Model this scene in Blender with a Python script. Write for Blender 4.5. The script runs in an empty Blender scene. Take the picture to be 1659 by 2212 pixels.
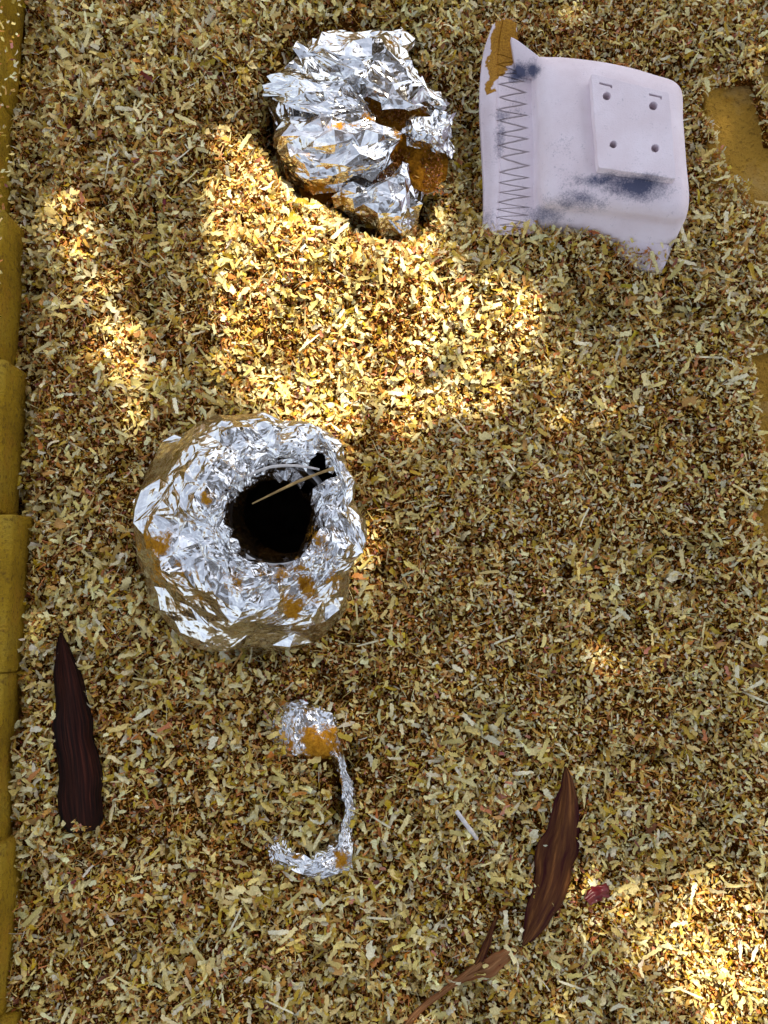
import bpy, math, random
import numpy as np
from mathutils import Vector, Matrix

random.seed(7)
rng = np.random.default_rng(11)
scene = bpy.context.scene
C = scene.collection

# ------------------------------------------------------------------ camera, sky, sun, exposure
TILT = math.radians(8.0)
DIST = 1.21
FPX = 1877.0                      # focal length measured in a 1659 x 2212 frame
cam_d = bpy.data.cameras.new("camera")
cam = bpy.data.objects.new("camera", cam_d)
C.objects.link(cam)
cam.location = (0, -DIST * math.sin(TILT), DIST * math.cos(TILT))
cam.rotation_euler = (TILT, 0, 0)
cam_d.sensor_fit = 'VERTICAL'
cam_d.sensor_height = 24
cam_d.sensor_width = 18
cam_d.lens = 24 * FPX / 2212
cam_d.clip_start = 0.01
cam_d.clip_end = 500
scene.camera = cam

SUN_EL = math.radians(56)
SUN_AZ = math.radians(30)         # from +Y towards +X
sun_dir = Vector((math.sin(SUN_AZ) * math.cos(SUN_EL), math.cos(SUN_AZ) * math.cos(SUN_EL), math.sin(SUN_EL)))
world = bpy.data.worlds.new("World")
scene.world = world
world.use_nodes = True
nt = world.node_tree
bg = nt.nodes["Background"]
sky = nt.nodes.new("ShaderNodeTexSky")
sky.sky_type = 'NISHITA'
sky.sun_disc = False
sky.sun_elevation = SUN_EL
sky.sun_rotation = SUN_AZ
sky.dust_density = 2.0
sky.ozone_density = 1.0
hs = nt.nodes.new("ShaderNodeHueSaturation")
hs.inputs["Saturation"].default_value = 0.44
nt.links.new(sky.outputs[0], hs.inputs["Color"])
nt.links.new(hs.outputs[0], bg.inputs[0])
bg.inputs[1].default_value = 0.12
sun_l = bpy.data.lights.new("sun", 'SUN')
sun_l.energy = 5.0
sun_l.angle = math.radians(0.5)
sun_l.color = (1.0, 0.89, 0.70)
sun = bpy.data.objects.new("sun", sun_l)
C.objects.link(sun)
sun.rotation_euler = sun_dir.to_track_quat('Z', 'Y').to_euler()
sun.location = sun_dir * 6
scene.view_settings.view_transform = 'Standard'
scene.view_settings.look = 'None'
scene.view_settings.gamma = 1
scene.view_settings.exposure = 1.42

# ------------------------------------------------------------------ helpers
CT, ST = math.cos(TILT), math.sin(TILT)
def PXA(px, py, z=0.0):
    """photo position (1659 x 2212 frame) at a height -> world, arrays allowed"""
    px = np.asarray(px, float); py = np.asarray(py, float); z = np.asarray(z, float)
    dx = (px - 829.5) / FPX; dy = -(py - 1106) / FPX
    wy = dy * CT + ST; wz = dy * ST - CT
    t = (z - cam.location.z) / wz
    x = dx * t; y = cam.location.y + wy * t
    return np.stack(np.broadcast_arrays(x, y, z), -1)
def PX(px, py, z=0.0):
    return Vector(PXA(px, py, z).tolist())
def topx(p):
    p = np.asarray(p, float)
    x = p[..., 0]; y = p[..., 1] - cam.location.y; z = p[..., 2] - cam.location.z
    cy = y * CT + z * ST; cz = -y * ST + z * CT
    return 829.5 + FPX * x / -cz, 1106 - FPX * cy / -cz

def hash3(i, j, k, seed):
    n = (i * 374761393 + j * 668265263 + k * 2147483647 + seed * 974634541) & 0xffffffff
    n = ((n ^ (n >> 13)) * 1274126177) & 0xffffffff
    n = (n ^ (n >> 16)) & 0xffffffff
    n = (n * 2246822519) & 0xffffffff
    return ((n ^ (n >> 15)) & 0xffffff) / float(0xffffff)
def vnoise(p, scale, seed=0):
    """value noise 0..1 of an (...,3) or (...,2) array"""
    p = np.asarray(p, float) * scale
    if p.shape[-1] == 2:
        p = np.concatenate([p, np.zeros(p.shape[:-1] + (1,))], -1)
    f = np.floor(p); i = f.astype(np.int64); d = p - f
    d = d * d * (3 - 2 * d)
    r = 0
    for a in (0, 1):
        for b in (0, 1):
            for c in (0, 1):
                w = (d[..., 0] if a else 1 - d[..., 0]) * (d[..., 1] if b else 1 - d[..., 1]) * (d[..., 2] if c else 1 - d[..., 2])
                r = r + w * hash3(i[..., 0] + a, i[..., 1] + b, i[..., 2] + c, seed)
    return r
def fbm(p, scale, seed=0, octs=3):
    r = 0; a = 1; t = 0
    for o in range(octs):
        r = r + a * vnoise(p, scale * 2 ** o, seed + o * 17); t += a; a *= .5
    return r / t
def smooth(a, b, x):
    t = np.clip((x - a) / (b - a), 0, 1)
    return t * t * (3 - 2 * t)
def in_poly(x, y, poly):
    poly = np.asarray(poly, float)
    r = np.zeros(np.shape(x), bool)
    n = len(poly)
    for i in range(n):
        x0, y0 = poly[i]; x1, y1 = poly[(i + 1) % n]
        c = ((y0 > y) != (y1 > y)) & (x < (x1 - x0) * (y - y0) / (y1 - y0 + 1e-12) + x0)
        r ^= c
    return r
def poly_dist(x, y, poly):
    """distance to the outline, negative inside"""
    poly = np.asarray(poly, float); best = np.full(np.shape(x), 1e9)
    for i in range(len(poly)):
        a = poly[i]; b = poly[(i + 1) % len(poly)]; d = b - a
        t = np.clip(((x - a[0]) * d[0] + (y - a[1]) * d[1]) / (d @ d + 1e-12), 0, 1)
        best = np.minimum(best, np.hypot(x - a[0] - t * d[0], y - a[1] - t * d[1]))
    return np.where(in_poly(x, y, poly), -best, best)

def mesh_np(name, verts, quads, smooth_shade=False, attrs=None):
    me = bpy.data.meshes.new(name)
    v = np.ascontiguousarray(verts, np.float32).reshape(-1, 3)
    q = np.ascontiguousarray(quads, np.int32)
    k = q.shape[1]
    me.vertices.add(len(v)); me.vertices.foreach_set("co", v.ravel())
    me.loops.add(q.size); me.loops.foreach_set("vertex_index", q.ravel())
    me.polygons.add(len(q))
    me.polygons.foreach_set("loop_start", np.arange(0, q.size, k, dtype=np.int32))
    try:
        me.polygons.foreach_set("loop_total", np.full(len(q), k, np.int32))
    except Exception:
        pass
    me.polygons.foreach_set("use_smooth", np.full(len(q), smooth_shade, bool))
    for an, av in (attrs or {}).items():
        av = np.asarray(av, np.float32)
        if av.ndim == 1:
            at = me.attributes.new(an, 'FLOAT', 'POINT'); at.data.foreach_set("value", av)
        else:
            at = me.attributes.new(an, 'FLOAT_COLOR', 'POINT')
            at.data.foreach_set("color", np.concatenate([av, np.ones((len(av), 1), np.float32)], 1).ravel())
    me.update(calc_edges=True)
    return me
def link(name, me, mat=None, parent=None, **tags):
    o = bpy.data.objects.new(name, me)
    C.objects.link(o)
    if mat is not None:
        me.materials.append(mat)
    if parent is not None:
        o.parent = parent
        o.matrix_parent_inverse = Matrix.Translation(-Vector(parent.location))
    for k, v in tags.items():
        o[k] = v
    return o
def thing(name, loc, label, cat, group=None):
    o = bpy.data.objects.new(name, None)
    o.empty_display_size = .02
    C.objects.link(o)
    o.location = loc
    o["label"] = label; o["category"] = cat
    if group: o["group"] = group
    return o
def grid_quads(nu, nv, wrap_u=False):
    """faces of an array of nv rows by nu columns"""
    q = []
    cu = nu if wrap_u else nu - 1
    j, i = np.meshgrid(np.arange(nv - 1), np.arange(cu), indexing='ij')
    i2 = (i + 1) % nu
    return np.stack([j * nu + i, j * nu + i2, (j + 1) * nu + i2, (j + 1) * nu + i], -1).reshape(-1, 4)
def grid_normals(P, wrap=False):
    if wrap:
        du = np.roll(P, -1, 1) - np.roll(P, 1, 1)
    else:
        du = np.gradient(P, axis=1)
    dv = np.gradient(P, axis=0)
    n = np.cross(du, dv)
    return n / (np.linalg.norm(n, axis=-1, keepdims=True) + 1e-12)
def catmull(ctrl, n, axis):
    ctrl = np.asarray(ctrl, float)
    ctrl = np.moveaxis(ctrl, axis, 0)
    m = len(ctrl)
    t = np.linspace(0, m - 1 - 1e-9, n); i = t.astype(int); f = (t - i).reshape(-1, *([1] * (ctrl.ndim - 1)))
    g = lambda k: ctrl[np.clip(k, 0, m - 1)]
    p0, p1, p2, p3 = g(i - 1), g(i), g(i + 1), g(i + 2)
    r = .5 * (2 * p1 + (p2 - p0) * f + (2 * p0 - 5 * p1 + 4 * p2 - p3) * f ** 2 + (3 * p1 - p0 - 3 * p2 + p3) * f ** 3)
    return np.moveaxis(r, 0, axis)
def closed_curve(pts, n):
    pts = np.asarray(pts, float); m = len(pts)
    t = np.arange(n) * m / n; i = t.astype(int); f = (t - i)[:, None]
    g = lambda k: pts[k % m]
    p0, p1, p2, p3 = g(i - 1), g(i), g(i + 1), g(i + 2)
    return .5 * (2 * p1 + (p2 - p0) * f + (2 * p0 - 5 * p1 + 4 * p2 - p3) * f ** 2 + (3 * p1 - p0 - 3 * p2 + p3) * f ** 3)

# ------------------------------------------------------------------ materials
def new_mat(name):
    m = bpy.data.materials.new(name); m.use_nodes = True
    n = m.node_tree; b = n.nodes["Principled BSDF"]
    return m, n, b
def N(n, t, **kw):
    x = n.nodes.new(t)
    for k, v in kw.items():
        setattr(x, k, v)
    return x
def noise_node(n, scale, detail=4, rough=.6, vec=None, dist=0):
    x = N(n, "ShaderNodeTexNoise"); x.inputs["Scale"].default_value = scale
    x.inputs["Detail"].default_value = detail; x.inputs["Roughness"].default_value = rough
    x.inputs["Distortion"].default_value = dist
    if vec is not None: n.links.new(vec, x.inputs["Vector"])
    return x
def ramp(n, src, stops):
    r = N(n, "ShaderNodeValToRGB"); e = r.color_ramp.elements
    while len(e) < len(stops): e.new(.5)
    for k, (p, c) in enumerate(stops):
        e[k].position = p; e[k].color = (*c, 1) if len(c) == 3 else c
    n.links.new(src, r.inputs[0]); return r
def mixc(n, fac, a, b, blend='MIX'):
    x = N(n, "ShaderNodeMix", data_type='RGBA', blend_type=blend)
    for s, v in ((x.inputs[0], fac), (x.inputs[6], a), (x.inputs[7], b)):
        if hasattr(v, "links") or hasattr(v, "is_output"): n.links.new(v, s)
        elif isinstance(v, tuple): s.default_value = (*v, 1) if len(v) == 3 else v
        else: s.default_value = v
    return x.outputs[2]
def math_node(n, op, a, b=None, clamp=False):
    x = N(n, "ShaderNodeMath", operation=op, use_clamp=clamp)
    for k, v in enumerate((a, b)):
        if v is None: continue
        if hasattr(v, "is_output"): n.links.new(v, x.inputs[k])
        else: x.inputs[k].default_value = v
    return x.outputs[0]

def shaving_material(name, use_object_colour):
    m, n, b = new_mat(name)
    n.nodes.remove(b)
    out = n.nodes["Material Output"]
    if use_object_colour:
        src = N(n, "ShaderNodeObjectInfo").outputs["Color"]
    else:
        src = N(n, "ShaderNodeAttribute", attribute_name="Col").outputs["Color"]
    tc = N(n, "ShaderNodeTexCoord")
    g = noise_node(n, 420, 2, .5, tc.outputs["Object"])
    v = ramp(n, g.outputs[0], [(.3, (.8, .78, .74)), (.7, (1.08, 1.08, 1.08))])
    col = mixc(n, 1.0, src, v.outputs[0], 'MULTIPLY')
    d = N(n, "ShaderNodeBsdfDiffuse"); tr = N(n, "ShaderNodeBsdfTranslucent")
    n.links.new(col, d.inputs[0]); n.links.new(col, tr.inputs[0])
    mx = N(n, "ShaderNodeMixShader"); mx.inputs[0].default_value = .16
    n.links.new(d.outputs[0], mx.inputs[1]); n.links.new(tr.outputs[0], mx.inputs[2])
    gl = N(n, "ShaderNodeBsdfGlossy"); gl.inputs["Roughness"].default_value = .45
    mg = N(n, "ShaderNodeMixShader"); mg.inputs[0].default_value = .035
    n.links.new(mx.outputs[0], mg.inputs[1]); n.links.new(gl.outputs[0], mg.inputs[2])
    n.links.new(mg.outputs[0], out.inputs[0])
    return m
M_SHAV = shaving_material("wood_shaving_bed", False)
M_SHAV1 = shaving_material("wood_shaving_single", True)

def base_material():
    m, n, b = new_mat("sawdust_dust")
    tc = N(n, "ShaderNodeTexCoord")
    a = noise_node(n, 260, 5, .7, tc.outputs["Object"])
    r = ramp(n, a.outputs[0], [(.3, (.018, .006, .001)), (.5, (.10, .036, .005)), (.7, (.30, .13, .025))])  # ramp kept dark to deepen the shade in gaps between shavings
    n.links.new(r.outputs[0], b.inputs["Base Color"]); b.inputs["Roughness"].default_value = 1
    b.inputs["Specular IOR Level"].default_value = 0
    bp = N(n, "ShaderNodeBump"); bp.inputs["Distance"].default_value = .006
    n.links.new(a.outputs[0], bp.inputs["Height"]); n.links.new(bp.outputs[0], b.inputs["Normal"])
    return m
M_BASE = base_material()

def brick_material(gain):
    m, n, b = new_mat("ochre_brick")
    tc = N(n, "ShaderNodeTexCoord")
    a = noise_node(n, 9, 5, .65, tc.outputs["Object"])
    f = noise_node(n, 160, 4, .7, tc.outputs["Object"])
    s = noise_node(n, 28, 4, .6, tc.outputs["Object"], .5)
    r = ramp(n, a.outputs[0], [(.3, gain[0]), (.52, gain[1]), (.72, gain[2])])
    c = mixc(n, ramp(n, s.outputs[0], [(.55, (0, 0, 0)), (.75, (.7, .7, .7))]).outputs[0], r.outputs[0], (.36, .17, .016))
    c = mixc(n, ramp(n, f.outputs[0], [(.53, (0, 0, 0)), (.68, (.75, .75, .75))]).outputs[0], c, (.12, .06, .012))
    n.links.new(c, b.inputs["Base Color"]); b.inputs["Roughness"].default_value = .95
    b.inputs["Specular IOR Level"].default_value = .1
    bp = N(n, "ShaderNodeBump"); bp.inputs["Distance"].default_value = .008; bp.inputs["Strength"].default_value = 1.0
    n.links.new(f.outputs[0], bp.inputs["Height"]); n.links.new(bp.outputs[0], b.inputs["Normal"])
    return m
M_BRICK = brick_material([(.22, .125, .009), (.36, .215, .013), (.36, .24, .03)])
M_BRICK_PALE = brick_material([(.40, .22, .035), (.50, .28, .04), (.46, .31, .12)])

def foil_material():
    m, n, b = new_mat("crumpled_aluminium_foil")
    out = n.nodes["Material Output"]
    tc = N(n, "ShaderNodeTexCoord"); geo = N(n, "ShaderNodeNewGeometry")
    warp = noise_node(n, 30, 3, .6, tc.outputs["Object"])
    wv = N(n, "ShaderNodeVectorMath", operation='MULTIPLY_ADD')
    n.links.new(warp.outputs["Color"], wv.inputs[0]); wv.inputs[1].default_value = (.02, .02, .02)
    n.links.new(tc.outputs["Object"], wv.inputs[2])
    crk = N(n, "ShaderNodeAttribute", attribute_name="crinkle").outputs["Fac"]
    def facets(scale, st):
        v = N(n, "ShaderNodeTexVoronoi"); v.inputs["Scale"].default_value = scale
        n.links.new(wv.outputs[0], v.inputs["Vector"])
        s = N(n, "ShaderNodeVectorMath", operation='SUBTRACT'); n.links.new(v.outputs["Color"], s.inputs[0]); s.inputs[1].default_value = (.5, .5, .5)
        k = N(n, "ShaderNodeVectorMath", operation='SCALE'); n.links.new(s.outputs[0], k.inputs[0])
        k.inputs["Scale"].default_value = st
        return k.outputs[0]
    f1 = facets(90, .10); f2 = facets(240, .12)
    ad = N(n, "ShaderNodeVectorMath", operation='ADD'); n.links.new(f1, ad.inputs[0]); n.links.new(f2, ad.inputs[1])
    sc = N(n, "ShaderNodeVectorMath", operation='SCALE'); n.links.new(ad.outputs[0], sc.inputs[0]); n.links.new(crk, sc.inputs["Scale"])
    nz = noise_node(n, 60, 2, .5, tc.outputs["Object"])
    bp = N(n, "ShaderNodeBump"); bp.inputs["Distance"].default_value = .004; bp.inputs["Strength"].default_value = .5
    n.links.new(nz.outputs[0], bp.inputs["Height"])
    ad2 = N(n, "ShaderNodeVectorMath", operation='ADD'); n.links.new(sc.outputs[0], ad2.inputs[0]); n.links.new(bp.outputs["Normal"], ad2.inputs[1])
    nm = N(n, "ShaderNodeVectorMath", operation='NORMALIZE'); n.links.new(ad2.outputs[0], nm.inputs[0])
    b.inputs["Metallic"].default_value = 1; b.inputs["Roughness"].default_value = .15
    b.inputs["Base Color"].default_value = (.66, .665, .68, 1)
    n.links.new(nm.outputs[0], b.inputs["Normal"])
    # ochre powder dusted on the foil
    d = N(n, "ShaderNodeBsdfDiffuse")
    dn = noise_node(n, 240, 4, .7, tc.outputs["Object"])
    dc = ramp(n, dn.outputs[0], [(.3, (.20, .075, .006)), (.7, (.46, .22, .02))])
    n.links.new(dc.outputs[0], d.inputs[0])
    pw = N(n, "ShaderNodeAttribute", attribute_name="powder").outputs["Fac"]
    pn = noise_node(n, 55, 5, .7, tc.outputs["Object"])
    sm = math_node(n, 'ADD', math_node(n, 'ADD', pw, math_node(n, 'MULTIPLY', pn.outputs[0], 1.7)), -.40)
    mask = ramp(n, math_node(n, 'ADD', sm, math_node(n, 'MULTIPLY', math_node(n, 'SUBTRACT', dn.outputs[0], .5), .5)), [(.72, (0, 0, 0)), (.98, (1, 1, 1))])
    # thin overall dust
    thin = math_node(n, 'MULTIPLY', dn.outputs[0], .09)
    mk = math_node(n, 'MAXIMUM', mask.outputs[0], thin)
    mx = N(n, "ShaderNodeMixShader")
    n.links.new(mk, mx.inputs[0]); n.links.new(b.outputs[0], mx.inputs[1]); n.links.new(d.outputs[0], mx.inputs[2])
    n.links.new(mx.outputs[0], out.inputs[0])
    return m
M_FOIL = foil_material()

def clay_material():
    m, n, b = new_mat("bisque_clay")
    tc = N(n, "ShaderNodeTexCoord")
    a = noise_node(n, 14, 4, .6, tc.outputs["Object"])
    base = ramp(n, a.outputs[0], [(.3, (.68, .57, .61)), (.7, (.79, .70, .76))]).outputs[0]
    sp = noise_node(n, 420, 3, .7, tc.outputs["Object"]); mid = noise_node(n, 70, 5, .75, tc.outputs["Object"])
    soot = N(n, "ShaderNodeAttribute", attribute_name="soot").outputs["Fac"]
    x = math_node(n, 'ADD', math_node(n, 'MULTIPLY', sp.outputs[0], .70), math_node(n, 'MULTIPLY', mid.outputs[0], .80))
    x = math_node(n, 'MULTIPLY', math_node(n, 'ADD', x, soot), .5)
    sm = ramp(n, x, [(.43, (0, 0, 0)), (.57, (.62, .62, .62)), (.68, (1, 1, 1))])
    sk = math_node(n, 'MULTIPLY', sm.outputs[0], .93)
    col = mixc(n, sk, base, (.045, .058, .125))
    gr = N(n, "ShaderNodeAttribute", attribute_name="groove").outputs["Fac"]
    col = mixc(n, math_node(n, 'MULTIPLY', gr, .6), col, (.20, .13, .09))
    oc = N(n, "ShaderNodeAttribute", attribute_name="ochre").outputs["Fac"]
    om = ramp(n, math_node(n, 'ADD', oc, math_node(n, 'MULTIPLY', mid.outputs[0], .6)), [(.74, (0, 0, 0)), (.86, (1, 1, 1))])
    on = ramp(n, sp.outputs[0], [(.35, (.24, .10, .008)), (.6, (.46, .22, .018))])
    col = mixc(n, om.outputs[0], col, on.outputs[0])
    n.links.new(col, b.inputs["Base Color"]); b.inputs["Roughness"].default_value = .75
    b.inputs["Specular IOR Level"].default_value = .25
    bp = N(n, "ShaderNodeBump"); bp.inputs["Distance"].default_value = .0012; bp.inputs["Strength"].default_value = .5
    n.links.new(sp.outputs[0], bp.inputs["Height"]); n.links.new(bp.outputs[0], b.inputs["Normal"])
    return m
M_CLAY = clay_material()

def plain(name, stops, scale=30, rough=.7, stretch=(1, 1, 1), bump=.001, spec=.3):
    m, n, b = new_mat(name)
    tc = N(n, "ShaderNodeTexCoord"); mp = N(n, "ShaderNodeMapping"); mp.inputs["Scale"].default_value = stretch
    n.links.new(tc.outputs["Object"], mp.inputs["Vector"])
    a = noise_node(n, scale, 5, .65, mp.outputs[0])
    r = ramp(n, a.outputs[0], stops)
    n.links.new(r.outputs[0], b.inputs["Base Color"]); b.inputs["Roughness"].default_value = rough
    b.inputs["Specular IOR Level"].default_value = spec
    bp = N(n, "ShaderNodeBump"); bp.inputs["Distance"].default_value = bump; bp.inputs["Strength"].default_value = .8
    n.links.new(a.outputs[0], bp.inputs["Height"]); n.links.new(bp.outputs[0], b.inputs["Normal"])
    return m
M_POWDER = plain("ochre_powder", [(.3, (.10, .032, .003)), (.5, (.28, .11, .009)), (.7, (.42, .19, .016))], 170, .95, bump=.004, spec=0)
M_POT_INSIDE = plain("black_inner_clay", [(.3, (.012, .009, .007)), (.7, (.03, .022, .018))], 40, .9, spec=.05)  # near-black colour for the inside of the pot
M_WHITE_RIM = plain("pale_clay_rim", [(.3, (.5, .5, .52)), (.7, (.7, .7, .74))], 60, .6)
M_TWIG = plain("dry_twig", [(.3, (.16, .09, .03)), (.7, (.42, .29, .12))], 90, .75)
M_SOIL = plain("bare_soil", [(.3, (.07, .045, .025)), (.7, (.16, .11, .06))], 6, 1, bump=.02, spec=0)
M_LEAF = plain("tree_leaf", [(.3, (.06, .065, .025)), (.7, (.12, .11, .05))], 20, .5)
M_BARK = plain("tree_bark", [(.3, (.05, .035, .025)), (.7, (.14, .1, .07))], 14, .9, (1, 1, .2), .01)
M_STICK = plain("weathered_stick", [(.3, (.45, .42, .42)), (.7, (.68, .64, .62))], 150, .8)

# ------------------------------------------------------------------ layout
POT_C0 = PX(520, 1146, .05)
POT_TOP = PX(590, 1100, .155)
BUNDLE_PX = [(585, 190), (625, 108), (665, 78), (760, 66), (865, 75), (900, 150), (965, 195), (992, 245), (985, 340), (930, 395), (918, 495), (860, 518), (785, 498), (725, 440), (655, 432), (612, 370), (590, 290)]
CLAY_PX = [(1042, 180), (1072, 45), (1115, 52), (1165, 122), (1300, 150), (1440, 250), (1450, 535), (1310, 515), (1170, 488), (1045, 495)]
EXPOSED = [  # brick tops left bare on the right
    [(1516, 235), (1530, 205), (1612, 196), (1632, 270), (1640, 330), (1690, 330), (1690, 440), (1622, 440), (1612, 390), (1583, 385)],
    [(1638, 150), (1690, 140), (1690, 215), (1648, 215)],
    [(1618, 775), (1690, 765), (1690, 1000), (1655, 1000), (1635, 930), (1630, 860)],
    [(1643, 1050), (1690, 1040), (1690, 1180), (1650, 1180)],
]
LIP_BARE = [[(605, 1540), (650, 1522), (712, 1547), (738, 1600), (742, 1650), (752, 1700), (752, 1730), (758, 1790), (738, 1790), (728, 1730), (712, 1655), (690, 1655), (640, 1620)],
            [(1350, 518), (1448, 540), (1432, 570)],
            [(600, 1840), (640, 1848), (690, 1840), (735, 1800), (765, 1795), (742, 1858), (676, 1888), (610, 1868)]]
BUNDLE_W = PXA(*np.array(BUNDLE_PX, float).T, 0.0)[:, :2]
CLAY_W = PXA(*np.array(CLAY_PX, float).T, 0.02)[:, :2]
RIGHT_EDGE = PX(1530, 300, .0).x          # inner face of the right bricks
LEFT_EDGE = PX(28, 1100, -.028).x

def gauss(x, y, px, py, r, ry=None, rot=0):
    c = PX(px, py, 0)
    dx, dy = x - c.x, y - c.y
    ca, sa = math.cos(rot), math.sin(rot)
    a, b = dx * ca + dy * sa, -dx * sa + dy * ca
    return np.exp(-(a / r) ** 2 - (b / (ry or r)) ** 2)
POT3 = PX(668, 1722, 0)
def bed_height(x, y):
    p = np.stack([x, y], -1)
    h = (fbm(p, 7, 3, 2) - .5) * .030 + (fbm(p, 26, 5, 2) - .5) * .018 + (fbm(p, 62, 15, 2) - .5) * .010
    h = h - .014 * smooth(.60, .78, fbm(p, 24, 25, 2))
    h = h + .040 * gauss(x, y, 590, 520, .15, .10, .6) + .035 * gauss(x, y, 900, 600, .19, .07, -.15)
    h = h + .014 * gauss(x, y, 1120, 640, .08) + .012 * gauss(x, y, 330, 300, .2)
    # hollow round the foil bundle
    d = poly_dist(x, y, BUNDLE_W)
    h = h - .055 * (1 - smooth(-.01, .03, d)) * smooth(.1, -.1, x - PX(900, 0, 0).x + .0)  # deeper on its left
    h = h - .02 * (1 - smooth(-.02, .03, d))
    h = h - .045 * gauss(x, y, 578, 250, .022, .06)
    # round the pot
    dp = np.hypot(x - POT_C0.x, y - POT_C0.y)
    h = h - .028 * (1 - smooth(.13, .19, dp)) - .05 * (1 - smooth(.10, .135, dp))
    # bed drops along the left bricks
    h = h - .030 * (1 - smooth(LEFT_EDGE, LEFT_EDGE + .055, x))
    # heaped against the clay piece
    dc = poly_dist(x, y, CLAY_W)
    lower = smooth(PX(0, 480, 0).y, PX(0, 530, 0).y, y)
    h = h + .018 * np.exp(-(np.maximum(dc, 0) / .04) ** 2) * lower
    h = h - .03 * (1 - smooth(-.03, .0, dc))
    h = h - .03 * gauss(x, y, 1020, 300, .012, .09)
    # over the right bricks
    h = h + .022 * smooth(RIGHT_EDGE - .05, RIGHT_EDGE + .02, x)
    # filled hole of the sunken pot
    h = h - .010 * gauss(x, y, 650, 1720, .06)
    h = h - .05 * gauss(x, y, 738, 1722, .010, .040, -.25)
    h = h - .022 * gauss(x, y, 690, 1838, .04, .008, .3)
    px, py = topx(np.stack([x, y, np.zeros_like(x)], -1))
    for e in EXPOSED:
        h = h - .05 * (1 - smooth(-6, 10, poly_dist(px, py, e)))
    return h

# ------------------------------------------------------------------ ground and bed
X0, X1, Y0, Y1 = LEFT_EDGE - .06, RIGHT_EDGE + .125, -.95, 1.25
gm = mesh_np("ground", [(-30, -30, -.13), (30, -30, -.13), (30, 30, -.13), (-30, 30, -.13)], [(0, 1, 2, 3)])
link("ground", gm, M_SOIL, kind="structure", label="bare brown soil around the brick pit")

nx, ny = 300, 500
gx, gy = np.meshgrid(np.linspace(X0, X1, nx), np.linspace(Y0, Y1, ny))
gz = bed_height(gx, gy) - .010
edge = np.minimum(smooth(Y0, Y0 + .15, gy), 1 - smooth(Y1 - .15, Y1, gy))
gz = gz * edge - (1 - edge) * .13
bed = mesh_np("sawdust_base", np.stack([gx, gy, gz], -1), grid_quads(nx, ny), True)
link("sawdust_base", bed, M_BASE, kind="stuff", label="fine brown sawdust filling the brick pit")

# ------------------------------------------------------------------ bricks
def brick_mesh(name, lx, ly, lz, seed):
    import bmesh
    bm = bmesh.new()
    bmesh.ops.create_cube(bm, size=1)
    for v in bm.verts: v.co = Vector((v.co.x * lx, v.co.y * ly, v.co.z * lz))
    bmesh.ops.bevel(bm, geom=list(bm.edges), offset=.0045, segments=2, profile=.6, affect='EDGES')
    bmesh.ops.subdivide_edges(bm, edges=[e for e in bm.edges if e.calc_length() > .04], cuts=5, use_grid_fill=True)
    for v in bm.verts:
        p = np.array(v.co) + seed * 3.1
        v.co += v.co.normalized() * float((fbm(p, 14, seed) - .5) * .012 + (vnoise(p, 60, seed) - .5) * .0025)
    me = bpy.data.meshes.new(name); bm.to_mesh(me); bm.free()
    for f in me.polygons: f.use_smooth = True
    return me
def brick_row(label, specs, ztop, seed0, side, mat):
    root = thing("brick_wall", (specs[0][0] , 0, ztop - .07), label, "brick wall")
    for k, (xe, ya, yb) in enumerate(specs):
        w = .108
        ly = abs(yb - ya) + .001
        o = link("brick", brick_mesh("brick", w, ly, .075, seed0 + k), mat, root)
        o.location = (xe + side * w / 2, (ya + yb) / 2, ztop - .0375 + random.uniform(-.001, .001))
        o.rotation_euler = (random.uniform(-.004, .004), random.uniform(-.015, .015), random.uniform(-.010, .010))
    return root
ZL = .040
LB = [(50, -120, 198), (26, 198, 449), (43, 449, 772), (49, 772, 1106), (64, 1106, 1452), (43, 1452, 1826), (40, 1826, 2218), (46, 2218, 2600)]
specs = []
for xe, a, b_ in LB:
    # the photo shows the lower inner edge; the edge itself stands a little above the shavings
    specs.append((PX(xe, (a + b_) / 2, -.028).x, PX(0, a, ZL).y, PX(0, b_, ZL).y))
brick_row("row of ochre stained bricks standing along the left edge of the shavings", specs, ZL, 100, -1, M_BRICK)
RB = []
yy = PX(0, -160, 0).y
cuts = [-160, 165, 452, 700, 870, 1210, 1560, 1920, 2290, 2600]
for a, b_ in zip(cuts[:-1], cuts[1:]):
    RB.append((RIGHT_EDGE + (.0 if a < 400 else .035) + random.uniform(-.004, .004), PX(0, a, 0).y, PX(0, b_, 0).y))
brick_row("row of ochre bricks mostly buried along the right edge of the shavings", RB, .004, 200, 1, M_BRICK_PALE)

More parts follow.
